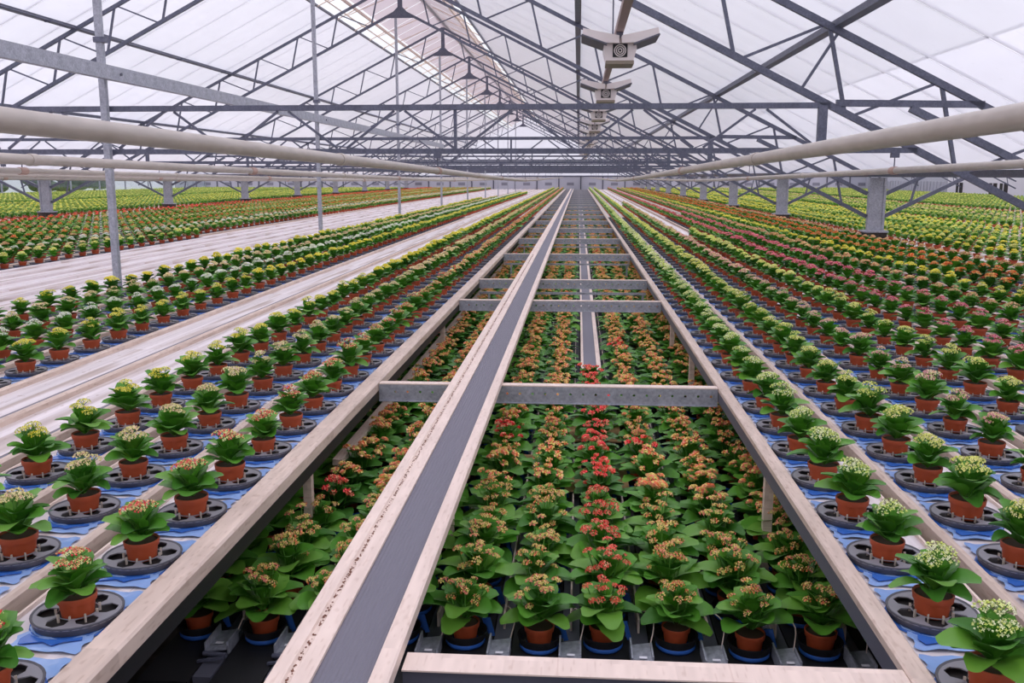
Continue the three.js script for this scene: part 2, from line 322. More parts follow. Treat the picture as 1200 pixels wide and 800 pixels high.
// ------------------------------------------------------------------ heating pipes, fixture rail, fixtures
{
  const pipes = [[0.975, 'pale heating pipe hanging over the aisle edge beside the crowded bench'], [2.92, 'pale heating pipe hanging over the pink flower rows'], [-1.35, 'thick pale heating pipe hanging over the first rows beside the conveyor'], [-3.17, 'pale heating pipe hanging over the bench of yellow and white rows'], [-5.5, 'pale heating pipe hanging over the empty white decks'], [-7.5, 'pale heating pipe hanging over the plant block behind the empty decks'], [-10.4, 'pale heating pipe hanging near the columns beyond the empty decks']];
  for (const [x, lab] of pipes) {
    const y = (d) => EYE + 0.155 - 0.0115 * Math.min(d, 22) - 0.0005 * d;
    const t = thing('heating_pipe', lab, 'pipe', 'overhead heating pipes', 'thing');
    const g = tube([[x, y(-5), 5], [x, y(2), -2], [x, y(9), -9], [x, y(16.4), -16.4], [x, y(24), -24], [x, y(50), -50], [x, y(80), -81]], 0.031, 14, 60);
    const uv = g.attributes.uv; for (let i = 0; i < uv.count; i++) uv.setXY(i, uv.getY(i) * 0.2, uv.getX(i) * 86);
    part('pipe', g, M.pipe, t);
    for (const d of trussD) {
      part('hanger', joined([rod([x, y(d), -d], [x, EYE + 0.17, -d], 0.006, 5), box(x - 0.035, x + 0.035, EYE + 0.165, EYE + 0.206, -d - 0.028, -d + 0.028)]), M.steel, t);
      if (d < 32) part('collar', rod([x, y(d), -d - 0.06], [x, y(d), -d + 0.06], 0.037, 14), M.collar, t);
    }
    for (const d of [5.3, 12.6]) part('collar', rod([x, y(d), -d - 0.035], [x, y(d), -d + 0.035], 0.036, 14), M.pipe, t);
  }
  const LXX = 0.3, LY = EYE + 1.08;
  const r = thing('fixture_rail', 'brownish steel rail carrying the row of hanging fixtures', 'rail', null, 'thing', [LXX, LY, 0]);
  part('rail', box(-0.03, 0.03, 0, 0.05, -62, NEAR), M.collar, r);
  r.children[0].material = std({ color: 0x9a8682, roughness: 0.6 });
  for (const d of trussD.slice(0, 8)) part('drop_rod', rod([0, 0.05, -d], [0, yl(LXX - RIDGE) - LY - 0.05, -d], 0.008, 6), M.steel, r);
  const wing = (s) => profile([[s * 0.01, -0.005], [s * 0.13, 0.0], [s * 0.27, 0.055], [s * 0.285, 0.062], [s * 0.28, 0.105], [s * 0.14, 0.075], [s * 0.01, 0.05]], 0.2, -0.2);
  const lip = (s) => barXY(s * 0.1, -0.012, s * 0.29, 0.056, 0.012, 0.42, 0);
  const house = profile([[-0.12, -0.0], [0.12, -0.0], [0.125, -0.04], [0.1, -0.13], [-0.1, -0.13], [-0.125, -0.04]], 0.14, -0.14);
  for (let n = 2; n < 14; n++) {
    const f = thing('hanging_fixture', `white winged fixture with ringed grille, ${inWords(n - 2)} along its rail from the front`, 'fixture', 'fixtures along the rail', 'thing', [LXX, LY - 0.1, -n * BAY / 2]);
    for (const s of [-1, 1]) { part('wing', wing(s), M.lampWhite, f); part('wing_lip', lip(s), M.slate, f); }
    part('housing', house, M.lampWhite, f);
    part('base_plate', box(-0.105, 0.105, -0.15, -0.125, -0.15, 0.15), std({ color: 0x8e8272, roughness: 0.6 }), f);
    const g = part('grille_plate', box(-0.055, 0.055, -0.1, -0.005, 0.14, 0.147), M.black, f);
    for (const q of [0.042, 0.028, 0.013]) { const to = new THREE.TorusGeometry(q, 0.004, 6, 20); to.translate(0, -0.053, 0.15); part('ring', to, M.lampWhite, g); }
    part('hook', box(-0.025, 0.025, 0.06, 0.098, -0.03, 0.03), M.slate, f);
  }
}
// ------------------------------------------------------------------ benches: lanes with rails, strips at the column rows
const Z0 = 2.5;                                        // near end of the benches, behind the eye
const colourOfRow = { R: ['lime', 'butter', 'blush', 'butter', 'pink', 'pink', 'peach', 'yellow', 'orange', 'orange', 'peach'], L: [] };
{ const s = ['limered', 'cream', 'yellow', null, null, 'yellow', 'white', 'cream', 'yellow'];
  for (let j = 0; j < 32; j++) colourOfRow.L[j] = j < 9 ? s[j] : j < 15 ? null : ['butter', 'cream', 'white', 'peach', 'green', 'orange', 'green', 'cream', 'green', 'orange', 'green', 'peach', 'green', 'red', 'orange', 'red', 'orange'][j - 15]; }
const colourWord = { lime: 'lime-cream flowered', butter: 'pale yellow flowered', blush: 'cream and pink flowered', pink: 'pink flowered', peach: 'peach flowered', yellow: 'yellow flowered', orange: 'orange flowered', limered: 'red-tipped', cream: 'cream flowered', white: 'white flowered', green: 'green-budded', red: 'red flowered' };
const railProfile = (x, w, h = RAIL_TOP - DECK + 0.03) => { const b = RAIL_TOP - h, r = w * 0.28; return [[x - w / 2, b], [x + w / 2, b], [x + w / 2, RAIL_TOP - r], [x + w / 2 - r, RAIL_TOP], [x - w / 2 + r, RAIL_TOP], [x - w / 2, RAIL_TOP - r]]; };
for (let k = 0; k <= 10; k++) {
  const x0 = 0.79 + PITCHX * k, x1 = x0 + PITCHX;
  const t = thing('bench_lane', `aluminium lane under the ${inWords(k)} row from the open aisle, crowded bench`, 'bench', null, 'thing');
  if (k) part('rail', profile(railProfile(x0, 0.034), Z0, FAR), M.rail, t);
  else {
    part('rail', profile([[0.765, 0.825], [0.82, 0.825], [0.82, 0.845], [0.815, 0.85], [0.77, 0.85], [0.765, 0.845]], Z0, FAR), M.rail, t);
    part('side_plate', box(0.768, 0.79, 0.765, 0.826, FAR, Z0), M.slate, t);
  }
  part('deck', box(x0 + (k ? 0.017 : 0.03), x1 - 0.06, DECK - 0.02, DECK, FAR, Z0), M.deck, t);
  part('deck_lip', box(x1 - 0.068, x1 - 0.06, DECK, DECK + 0.012, FAR, Z0), M.whiteAlu, t);
  part('under_tray', box(x1 - 0.07, x1 - 0.01, DECK - 0.13, DECK - 0.115, FAR, Z0), M.black, t);
}
for (let j = 0; j < 32; j++) {
  const x1 = -1.145 - PITCHX * j, x0 = x1 - PITCHX, empty = !colourOfRow.L[j];
  const t = thing('bench_lane', empty ? `empty streaked aluminium lane, ${inWords(j)} from the open aisle, bench with bare decks` : `aluminium lane under the ${inWords(j)} row from the open aisle, bench with bare decks`, 'bench', null, 'thing');
  if (!j) {
    part('rail', profile([[-1.18, 0.80], [-1.09, 0.80], [-1.09, 0.843], [-1.096, 0.85], [-1.174, 0.85], [-1.18, 0.843]], Z0, FAR), M.rail, t);
    part('skirt', box(-1.112, -1.1, 0.735, 0.80, FAR, Z0), M.black, t);
  }
  part('rail', profile(railProfile(x0, 0.034), Z0, FAR), j > 8 && empty ? M.deck : M.rail, t);
  if (empty) {
    part('deck', box(x0 + 0.017, x1 - 0.062, DECK - 0.02, DECK, FAR, Z0), M.deck, t);
    part('deck_edge', box(x1 - 0.062, x1 - 0.048, DECK - 0.02, DECK + 0.02, FAR, Z0), M.whiteAlu, t);
    part('grey_edge', box(x1 - 0.046, x1 - 0.021, DECK - 0.02, DECK + 0.026, FAR, Z0), M.belt, t);  // raised grey strip between the deck edge and the rail
  } else {
    part('deck', box(x0 + 0.06, x1 - (j ? 0.017 : 0.04), DECK - 0.02, DECK, FAR, Z0), M.deck, t);
    part('deck_lip', box(x0 + 0.06, x0 + 0.068, DECK, DECK + 0.012, FAR, Z0), M.whiteAlu, t);
    part('under_tray', box(x0 + 0.01, x0 + 0.07, DECK - 0.13, DECK - 0.115, FAR, Z0), M.black, t);
  }
}
const sideBlocks = [ // [first row x, last row x, direction, words]
  [5.62, 8.55, 1, 'plant bench just beyond the columns of the crowded side'], [9.3, 12.1, 1, 'plant bench between two pale strips beyond the columns'], [13.6, 22.0, 1, 'plant bench along the white and grey boarded wall'],
  [-14.75, -21.0, -1, 'plant bench beyond the columns past the bare decks'], [-22.2, -32.6, -1, 'plant bench along the glazed side wall'],
];
for (const [a, b, s, lab] of sideBlocks) {
  const lo = Math.min(a, b) - 0.2, hi = Math.max(a, b) + 0.2, t = thing('plant_bench', lab, 'bench', null, 'thing');
  part('deck', box(lo, hi, DECK - 0.02, DECK, FAR, -4), M.deck, t);
  for (let x = lo; x <= hi + 0.01; x += PITCHX) part('rail', profile(railProfile(x, 0.034, 0.035), -4, FAR), M.rail, t);
}
for (const [a, b, lab] of [[5.04, 5.39, 'pale pinkish strip between benches at the foot of the columns, crowded side'], [8.78, 9.07, 'pale pinkish strip between two benches beyond the columns'], [12.33, 13.37, 'wide pale strip before the bench along the boarded wall'], [-14.52, -13.5, 'pale strip at the foot of the columns past the bare decks'], [-21.97, -21.24, 'pale strip before the bench along the glazed wall']])
  solo('bench_strip', box(a, b, DECK - 0.03, DECK + 0.005, FAR, -3), M.strip, lab, 'strip', null, 'thing');

// ------------------------------------------------------------------ open aisle: cross beams, conveyors, posts, lower lanes
{
  const w = 1.85, s = new THREE.Shape(); s.moveTo(-w / 2, -0.095); s.lineTo(w / 2, -0.095); s.lineTo(w / 2, 0); s.lineTo(-w / 2, 0);
  for (let i = 0; i < 26; i++) { const p = new THREE.Path(); p.absarc(-w / 2 + 0.09 + i * 0.069, -0.046, 0.0075, 0, Math.PI * 2, true); s.holes.push(p); }
  const web = metreUV(new THREE.ExtrudeGeometry(s, { depth: 0.005, bevelEnabled: false, curveSegments: 4 }));
  const D = [2.03, 4.96, 8.485, 10.24]; for (let d = 13.69; d < 80; d += 3.42) D.push(d);
  D.forEach((d, i) => {
    const lab = ['broad pale cross beam at the front of the open aisle', 'punched aluminium cross beam before the first gap with orange flowers', 'punched cross beam just ahead of a closely paired beam', 'punched cross beam just behind a closely paired beam'][i] ?? `punched grey cross beam, ${inWords(i)} along the open aisle from the front`;
    const t = thing('cross_beam', lab, 'beam', i < 4 ? null : 'cross beams along the aisle', 'thing', [-0.161, EYE - 1.128, -d]);
    if (!i) { part('web', box(-0.235, w / 2, -0.1, -0.004, 0.0, 0.05), M.slate, t); part('top_flange', box(-0.235, w / 2, -0.004, 0, -0.02, 0.062), M.whiteAlu, t); return; }
    part('web', web, M.galv, t);
    part('top_flange', box(-w / 2, w / 2, -0.005, 0, -0.06, 0.006), M.whiteAlu, t);
    part('bottom_flange', box(-w / 2, w / 2, -0.1, -0.095, -0.05, 0.014), M.galv, t);
    if (i > 2) { const l = thing('lower_crossbar', `thin grey bar on two posts under the ${inWords(i)} cross beam of the aisle`, 'bar', 'thin bars over the lower lanes', 'thing', [-0.165, 0, -d - 0.02]);
      part('bar', box(-0.92, 0.92, 0.675, 0.7, -0.015, 0.015), M.galv, l);
      for (const x of [-0.814, 0.887]) part('post', box(x - 0.012, x + 0.012, 0.396, 0.675, -0.012, 0.012), M.galv, l); }
  });
  // the long conveyor lying on the cross beams
  const c = thing('conveyor_beam', 'long pale conveyor with ribbed grey belt running down the open aisle', 'conveyor', null, 'thing');
  const y0 = 0.844, y1 = 0.878, zn = Z0, zf = FAR;
  part('side_profile', profile([[-0.678, y0], [-0.577, y0], [-0.577, y1 - 0.003], [-0.618, y1], [-0.622, y1 - 0.006], [-0.634, y1 - 0.006], [-0.638, y1], [-0.674, y1 - 0.001], [-0.678, y1 - 0.006]], zn, zf), M.whiteAlu, c);
  part('side_profile', profile([[-0.447, y0], [-0.403, y0], [-0.403, y1 - 0.004], [-0.408, y1], [-0.447, y1]], zn, zf), M.whiteAlu, c);
  const rib = [[-0.577, y0]]; for (let i = 0; i <= 22; i++) rib.push([-0.577 + 0.13 * i / 22, y1 - 0.011 + (i % 2 ? 0.0022 : 0)]); rib.push([-0.447, y0]);
  part('belt', profile(rib.reverse(), zn, zf), M.belt, c);
  const crumbs = []; for (let i = 0; i < 1600; i++) { const z = -1.2 - 12 * rnd() ** 1.3, g = new THREE.OctahedronGeometry(0.0012 + 0.0022 * rnd(), 0); g.scale(1, 0.6, 1 + 1.5 * rnd()); g.translate(-0.628 + rr(-0.004, 0.004), y1 - 0.005, z); crumbs.push(g); }
  const cr = part('crumbs', joined(crumbs), M.dirt, c); cr.userData.kind = 'stuff';
  // the smaller one among the lower lanes
  const q = thing('lower_conveyor', 'narrow pale conveyor with grey belt low between the shaded flowers', 'conveyor', null, 'thing'), ly = EYE - 1.46, la = 0.025;
  part('side_profile', box(0.037, 0.057, ly - 0.05, ly, FAR, -7.0), M.whiteAlu, q);
  part('side_profile', box(0.158, 0.192, ly - 0.05, ly, FAR, -7.0), M.whiteAlu, q);
  part('belt', box(0.057, 0.158, ly - 0.04, ly - 0.008, FAR, -7.0), M.belt, q);
  for (let d = 7.2; d < 60; d += 3.42) part('bracket', box(0.05, 0.18, 0.343, ly - 0.05, -d - 0.02, -d + 0.02), M.dark, q);
  // posts
  for (const [x, list, top, lab] of [[0.8, [3.75, 6.4, 7.77, 11.2, 14.6, 18], 0.762, 'square steel post under the aisle rail of the crowded bench'], [-0.53, [3.75, 7.77, 11.2, 14.6, 18], 0.844, 'steel post under the long conveyor'], [-1.14, [3.75, 7.77, 11.2, 14.6], 0.8, 'steel post under the aisle rail of the bench with bare decks']])
    for (const d of list) { const p = thing('support_post', lab, 'post', lab.replace('square ', '').replace('steel post', 'posts'), 'thing', [x, 0, -d]); part('tube', box(-0.018, 0.018, 0, top, -0.018, 0.018), M.rail, p); part('foot', box(-0.05, 0.05, 0, 0.012, -0.05, 0.05), M.dark, p); }
  // lower lanes
  const lowRail = solo('lower_rail', box(-1.21, -1.16, 0.545, 0.575, FAR, -4.4), M.rail, 'pale rail low under the skirted edge of the bare-deck bench', 'rail', null, 'thing');
  for (let m = -1; m < 10; m++) {
    const x = -1.10 + 0.243 * m, t = thing('lower_lane', `dark lower lane with thin bright edge, ${inWords(m + 1)} from the skirted bench`, 'bench', 'lower lanes', 'thing');
    part('channel', box(x - 0.085, x + 0.085, 0.325, 0.34, -45, -2.72), M.black, t);
    part('divider', box(x + 0.117, x + 0.125, 0.34, 0.395, -45, -3.15), M.whiteAlu, t);
    part('divider_foot', box(x + 0.09, x + 0.152, 0.32, 0.342, -45, -2.75), M.slate, t);
    if (m < 9) {
      const k = thing('lane_clip', `grey metal clip mechanism at the end of the ${inWords(m + 1)} lower lane divider`, 'clip', 'clips at the ends of the lower lanes', 'thing', [x + 0.121, 0.343, -2.9]);
      part('plate', barXY(-0.035, 0.02, 0.035, 0.03, 0.006, 0.14, -0.05), M.galv, k);
      part('bracket', joinedUV([box(-0.04, -0.034, 0, 0.05, -0.12, 0.02), box(0.03, 0.036, 0, 0.045, -0.1, 0.0)]), M.galv, k);
      part('lever', barXY(-0.05, 0.004, 0.04, 0.02, 0.008, 0.012, 0.06), M.steel, k);
      part('spring', rod([-0.045, 0.012, 0.02], [0.04, 0.012, 0.03], 0.009, 8), M.steel, k);
      part('label', box(-0.012, 0.014, 0.034, 0.036, -0.02, -0.008), M.wallWhite, k);
      part('wire', tube([[0.03, 0.03, -0.1], [0.045, 0.09, -0.16], [0.02, 0.1, -0.22], [0.0, 0.05, -0.3]], 0.0025, 5, 12), M.whiteAlu, k);
    }
  }
  solo('dark_belt', box(-1.5, 1.2, 0.29, 0.318, -2.68, -1.2), std({ color: 0x26262a, roughness: 0.45 }), 'wide black belt lying across the front ends of the lower lanes', 'belt', null, 'thing');
  solo('metal_strip', box(-1.2, -0.3, 0.318, 0.33, -2.34, -2.28), M.rail, 'thin bright metal strip on the wide black belt', 'strip', null, 'thing');
  for (const [x, d0, d1] of [[-0.006, 5.4, 6.0], [-0.006, 4.5, 4.95], [0.237, 5.4, 6.05], [0.237, 4.5, 5.0], [-0.25, 4.8, 5.1], [0.237, 3.9, 4.0]]) solo('cardboard_sheet', box(x - 0.045, x + 0.04, 0.4, 0.408, -d1, -d0), M.wood, 'tan cardboard sheet in a gap beside the red-flowered lower row', 'cardboard', 'cardboard in the gaps', 'thing');
}

// ------------------------------------------------------------------ plants
const FL = { lime: ['#dde58e', '#e8edb2', '#cbd972', '#edf0c4'], butter: ['#e6e284', '#dfe07c', '#efe9a6', '#cdd46c'], blush: ['#eed6b0', '#e8b0a6', '#dfd38e', '#e79aa0'], pink: ['#e07a94', '#d24e7c', '#ecae9e', '#e08a80'], peach: ['#e6b088', '#e7c598', '#dc9674', '#d8c27c'], yellow: ['#f2dc3e', '#e9e06a', '#f3e662', '#d5d776'], orange: ['#e07a3c', '#e6a25e', '#d65a38', '#d8b870'], limered: ['#e04450', '#dcd98a', '#e59a76', '#dfe2a0'], cream: ['#eedcae', '#e4d998', '#d9cf8c', '#efc9a4'], white: ['#f0f0e0', '#e4ead0', '#f4f4ec', '#d9e2b8'], green: ['#9db458', '#8aa84c', '#c4c46c', '#7c9c46'], red: ['#ec4c50', '#ee6e5e', '#e8564a', '#efa07a'], apricot: ['#f0a472', '#f2bc86', '#ea8458', '#e2c878', '#ee8a70', '#d4c870'] };
for (const k in FL) FL[k] = FL[k].map((c) => new THREE.Color(c).offsetHSL(0, 0.06, 0.02));
const STEM = new THREE.Color('#5c8f3a');

function leafGeo(len, wid, nu, nv, cup, droop, crenate) { // grows along +x from the origin
  const pos = [], idx = [];
  for (let i = 0; i <= nu; i++) {
    const u = i / nu, base = u < 0.16 ? 0.13 + 0.9 * u : Math.pow(Math.max(0, Math.sin(Math.PI * Math.min(1, (u - 0.06) / 0.98) ** 1.05)), 0.5);
    let w = wid / 2 * Math.max(0.08, base); if (crenate && i % 2 && u > 0.25 && u < 0.98) w *= 1.07;
    if (i === nu) w = wid * 0.2;
    for (let j = 0; j <= nv; j++) { const v = (j / nv) * 2 - 1; pos.push(len * u, cup * v * v * base - droop * u * u * len + 0.012 * Math.sin(u * 3) , w * v); }
  }
  for (let i = 0; i < nu; i++) for (let j = 0; j < nv; j++) { const a = i * (nv + 1) + j, b = a + nv + 1; idx.push(a, a + 1, b, b, a + 1, b + 1); }
  const g = new THREE.BufferGeometry(); g.setAttribute('position', new THREE.Float32BufferAttribute(pos, 3)); g.setIndex(idx); g.computeVertexNormals(); return g;
}
const leafNear = [leafGeo(0.115, 0.086, 9, 4, 0.014, 0.25, true), leafGeo(0.105, 0.088, 9, 4, 0.018, 0.1, true), leafGeo(0.1, 0.074, 9, 4, 0.022, 0.3, true), leafGeo(0.112, 0.08, 9, 4, 0.01, 0.4, true)];
const leafMid = [leafGeo(0.115, 0.086, 4, 2, 0.014, 0.25), leafGeo(0.105, 0.088, 4, 2, 0.018, 0.1), leafGeo(0.1, 0.074, 4, 2, 0.022, 0.3), leafGeo(0.112, 0.08, 4, 2, 0.01, 0.4)];
const leafFar = leafGeo(0.112, 0.095, 3, 1, 0.0, 0.3);
function floretGeo(r) { // four petals
  const pos = [], idx = [];
  for (let k = 0; k < 4; k++) { const a = k * Math.PI / 2, n = pos.length / 3, P = (q, t, y) => pos.push(r * t * Math.cos(a + q), y, r * t * Math.sin(a + q)); P(0, 0, 0); P(0.55, 0.62, r * 0.3); P(0, 1.05, r * 0.2); P(-0.55, 0.62, r * 0.3); idx.push(n, n + 1, n + 2, n, n + 2, n + 3); }
  const g = new THREE.BufferGeometry(); g.setAttribute('position', new THREE.Float32BufferAttribute(pos, 3)); g.setIndex(idx); g.computeVertexNormals(); return g.toNonIndexed();
}
const budGeo = (r) => { const g = new THREE.OctahedronGeometry(r, 0); g.scale(1, 1.3, 1); return g; };
const q0 = new THREE.Quaternion(), UP = new THREE.Vector3(0, 1, 0);
function clusterGeo(colours, R, n, fr, stemLen, detail) { // a domed head of florets on a stem whose foot is the origin
  const list = [];
  for (let i = 0; i < n; i++) {
    const t = Math.acos(1 - 0.72 * (i + 0.5) / n), p = i * 2.399963 + rr(-0.2, 0.2);
    const d = new THREE.Vector3(Math.sin(t) * Math.cos(p), Math.cos(t), Math.sin(t) * Math.sin(p));
    const g = detail && rnd() < 0.62 ? floretGeo(fr * rr(0.85, 1.2)) : (detail ? budGeo(fr * 0.62) : new THREE.TetrahedronGeometry(fr * 1.15, 0));
    g.applyQuaternion(q0.setFromUnitVectors(UP, d)); g.translate(d.x * R * rr(0.93, 1.08), stemLen - R * 0.55 + d.y * R * 0.62, d.z * R * rr(0.93, 1.08));
    list.push(paint(g, pick(colours)));
    if (detail && i % 3 === 0) list.push(paint(rod([0, stemLen - R * 0.9, 0], [d.x * R * 0.9, stemLen - R * 0.55 + d.y * R * 0.55, d.z * R * 0.9], 0.0011, 3), STEM));
  }
  list.push(paint(rod([0, 0, 0], [0, stemLen - R * 0.7, 0], 0.0022, detail ? 5 : 3), STEM));
  return mergeGeometries(list);
}
const lathe = (pts, n) => new THREE.LatheGeometry(pts.map(([r, y]) => new THREE.Vector2(r, y)), n);
const potProfile = [[0.0, 0.002], [0.040, 0.0], [0.043, 0.004], [0.048, 0.044], [0.0525, 0.045], [0.0545, 0.062], [0.0535, 0.065], [0.0505, 0.064], [0.0485, 0.052]];
const potNear = lathe(potProfile, 24), potMid = lathe([[0.041, 0], [0.048, 0.044], [0.0525, 0.045], [0.0545, 0.065], [0.048, 0.062]], 10), potFar = lathe([[0.042, 0], [0.0545, 0.064]], 6);
const soilNear = (() => { const g = new THREE.CylinderGeometry(0.0485, 0.0485, 0.006, 20); g.translate(0, 0.055, 0); return g; })();
const soilMid = (() => { const g = new THREE.CircleGeometry(0.048, 8); g.rotateX(-Math.PI / 2); g.translate(0, 0.056, 0); return g; })();

// the pose of every leaf and flower head of a plant: [kind, variant, matrix]
function arrangement(big) {
  const out = [], m4 = (x, y, z, yaw, tilt, roll, s) => new THREE.Matrix4().makeTranslation(x, y, z).multiply(new THREE.Matrix4().makeRotationFromEuler(new THREE.Euler(roll, yaw, tilt, 'YZX'))).multiply(new THREE.Matrix4().makeScale(s, s, s));
  const ring = (n, y, t0, t1, s0, s1, off) => { for (let i = 0; i < n; i++) { const a = off + (i + rr(-0.25, 0.25)) * 2 * Math.PI / n; out.push(['leaf', Math.floor(rnd() * 4), m4(0.008 * Math.cos(a), y + rr(-0.004, 0.006), -0.008 * Math.sin(a), a, rr(t0, t1), rr(-0.25, 0.25), rr(s0, s1))]); } };
  if (!big) {
    ring(6, 0.062, 0.3, 0.7, 0.8, 1.02, rnd() * 6); ring(6, 0.074, 0.65, 1.0, 0.84, 1.05, rnd() * 6); ring(5, 0.09, 0.95, 1.3, 0.72, 0.92, rnd() * 6);
    const n = 5 + Math.floor(rnd() * 2), o = rnd() * 6;
    for (let i = 0; i < n; i++) { const r = i ? rr(0.03, 0.044) : rr(0, 0.008), a = o + i * 2 * Math.PI / (n - 1); out.push(['head', Math.floor(rnd() * 3), m4(r * 0.45 * Math.cos(a), 0.106, r * 0.45 * Math.sin(a), 0, -r * 7 * Math.cos(a), r * 7 * Math.sin(a), i ? rr(0.75, 0.98) : 1.08)]); }
  } else {
    ring(6, 0.075, 0.25, 0.7, 1.05, 1.45, rnd() * 6); ring(6, 0.1, 0.45, 0.95, 0.95, 1.3, rnd() * 6); ring(6, 0.13, 0.7, 1.15, 0.75, 1.0, rnd() * 6); ring(4, 0.165, 0.9, 1.25, 0.5, 0.65, rnd() * 6);
    const n = 11 + Math.floor(rnd() * 4), o = rnd() * 6;
    for (let i = 0; i < n; i++) { const r = i < 4 ? rr(0.01, 0.04) : rr(0.045, 0.095), a = o + i * 2.4; out.push(['head', Math.floor(rnd() * 3), m4(r * 0.5 * Math.cos(a), 0.165 + rr(-0.03, 0.02) - r * 0.5, r * 0.5 * Math.sin(a), 0, -r * 4 * Math.cos(a), r * 4 * Math.sin(a), rr(0.85, 1.25))]); }
  }
  return out;
}
const place = (g, m) => { const c = strip(g.clone()); c.applyMatrix4(m); return c; };
const greens = LEAF.map((c) => new THREE.Color(c));
const heads = {}, headsMid = {}, headsFar = {};
for (const k in FL) {
  const big = k === 'apricot' || k === 'red', fr = big ? 0.0058 : 0.006;
  heads[k] = [0, 1, 2].map((v) => clusterGeo(FL[k], big ? 0.016 : (k === 'lime' || k === 'butter' ? 0.029 : 0.026), big ? 15 : 32 - 4 * v, fr, 0.075 + 0.008 * v, true));
  headsMid[k] = [0, 1, 2].map((v) => clusterGeo(FL[k], big ? 0.015 : 0.027, big ? 9 : 14, big ? 0.0078 : 0.0092, 0.075 + 0.008 * v, false));
  headsFar[k] = [0].map((v) => clusterGeo(FL[k], 0.025, 7, 0.012, 0.08, false));
}
const arrSmall = [...Array(12)].map(() => arrangement(false)), arrBig = [...Array(8)].map(() => arrangement(true));
function mergedLeaves(arr, geos) { return joined(arr.filter((e) => e[0] === 'leaf').map((e) => place(geos[e[1]], e[2]))); }
function mergedHeads(arr, hs) { return mergeGeometries(arr.filter((e) => e[0] === 'head').map((e) => { const c = hs[e[1] % hs.length].clone(); c.applyMatrix4(e[2]); return c; })); }
const cacheL = {}, cacheH = {};
const foliage = (big, v) => cacheL[`${big}${v}`] ??= mergedLeaves((big ? arrBig : arrSmall)[v], leafMid);
const headsOf = (big, v, col) => cacheH[`${big}${v}${col}`] ??= mergedHeads((big ? arrBig : arrSmall)[v], headsMid[col]);
function wholePlant(big, v, col, lod) { // one vertex-coloured geometry for the uncounted mass
  const arr = (big ? arrBig : arrSmall)[v], gr = greens, list = [];
  let i = 0;
  for (const e of arr) {
    if (e[0] === 'leaf') { if (lod === 2 && i++ % 2) continue; list.push(paint(place(lod === 2 ? leafFar : leafMid[e[1]], e[2]), gr[e[1]])); }
    else { const c = (lod === 2 ? headsFar : headsMid)[col][lod === 2 ? 0 : e[1]].clone(); c.applyMatrix4(e[2]); list.push(c); }
  }
  list.push(paint((lod === 2 ? potFar : potMid).clone(), new THREE.Color('#b4502c'))); if (lod < 2) list.push(paint(soilMid.clone(), new THREE.Color('#4a382a')));
  return mergeGeometries(list);
}
// saucer: grey rim plate with six openings over a dark bowl, ribs round the pot, blue carrier below
const SR = 0.114;
const trayPlate = (() => {
  const s = new THREE.Shape(); s.absarc(0, 0, SR, 0, Math.PI * 2, false);
  const hole = new THREE.Path(); hole.absarc(0, 0, 0.05, 0, Math.PI * 2, true); s.holes.push(hole);
  for (let k = 0; k < 6; k++) { const a = k * Math.PI / 3 + 0.3, p = new THREE.Path(), P = (r, t) => [r * Math.cos(a + t), r * Math.sin(a + t)]; p.moveTo(...P(0.055, -0.42)); p.lineTo(...P(0.08, -0.34)); p.lineTo(...P(0.097, -0.14)); p.lineTo(...P(0.1, 0.12)); p.lineTo(...P(0.083, 0.36)); p.lineTo(...P(0.055, 0.42)); s.holes.push(p); }
  const g = new THREE.ExtrudeGeometry(s, { depth: 0.003, bevelEnabled: false, curveSegments: 28 }); g.rotateX(-Math.PI / 2); g.translate(0, 0.026, 0); return g;
})();
const trayWall = lathe([[0.0, 0.006], [0.098, 0.006], [0.109, 0.009], [SR + 0.001, 0.03], [SR - 0.002, 0.033], [SR - 0.006, 0.029]], 32);
const trayFloor = (() => { const g = new THREE.CylinderGeometry(0.104, 0.1, 0.006, 24); g.translate(0, 0.011, 0); return g; })();
const trayRibs = joined([...Array(9)].map((_, k) => { const a = k * 2 * Math.PI / 9, g = new THREE.BoxGeometry(0.006, 0.022, 0.004); g.translate(0.0535, 0.026, 0); g.rotateY(a); return g; }));
const carrier = lathe([[0.0, 0.003], [0.096, 0.003], [0.101, 0.007], [0.107, 0.007], [0.11, 0.003], [0.114, 0.006], [0.1165, 0.006], [0.118, 0.0]], 32);
const carrierTongue = (() => { const g = new THREE.PlaneGeometry(0.2, 0.342, 12, 22); g.rotateX(-Math.PI / 2); const p = g.attributes.position;
  for (let i = 0; i < p.count; i++) { const x = p.getX(i), z = p.getZ(i); p.setY(i, 0.005 + 0.0016 * Math.sin(70 * x + 26 * z) + 0.0018 * Math.sin(88 * z - 24 * x + 2 * Math.sin(40 * x))); p.setX(i, x * (1 - 0.12 * Math.sin(60 * z) ** 2)); }
  g.computeVertexNormals(); return strip(g); })();

const blade = (() => { const s = new THREE.Shape(), P = (r, t) => [r * Math.sin(t), -r * Math.cos(t)]; s.moveTo(...P(0.124, -0.62)); for (let i = 1; i <= 8; i++) s.lineTo(...P(0.124, -0.62 + i * 0.155)); s.lineTo(...P(0.14, 0.6)); s.lineTo(...P(0.134, 0.3)); s.lineTo(...P(0.152, 0.12)); s.lineTo(...P(0.136, -0.1)); s.lineTo(...P(0.168, -0.42)); s.lineTo(...P(0.15, -0.56));
  const g = new THREE.ExtrudeGeometry(s, { depth: 0.002, bevelEnabled: false }); g.rotateX(-Math.PI / 2); g.translate(0, 0.0088, 0); return g; })();

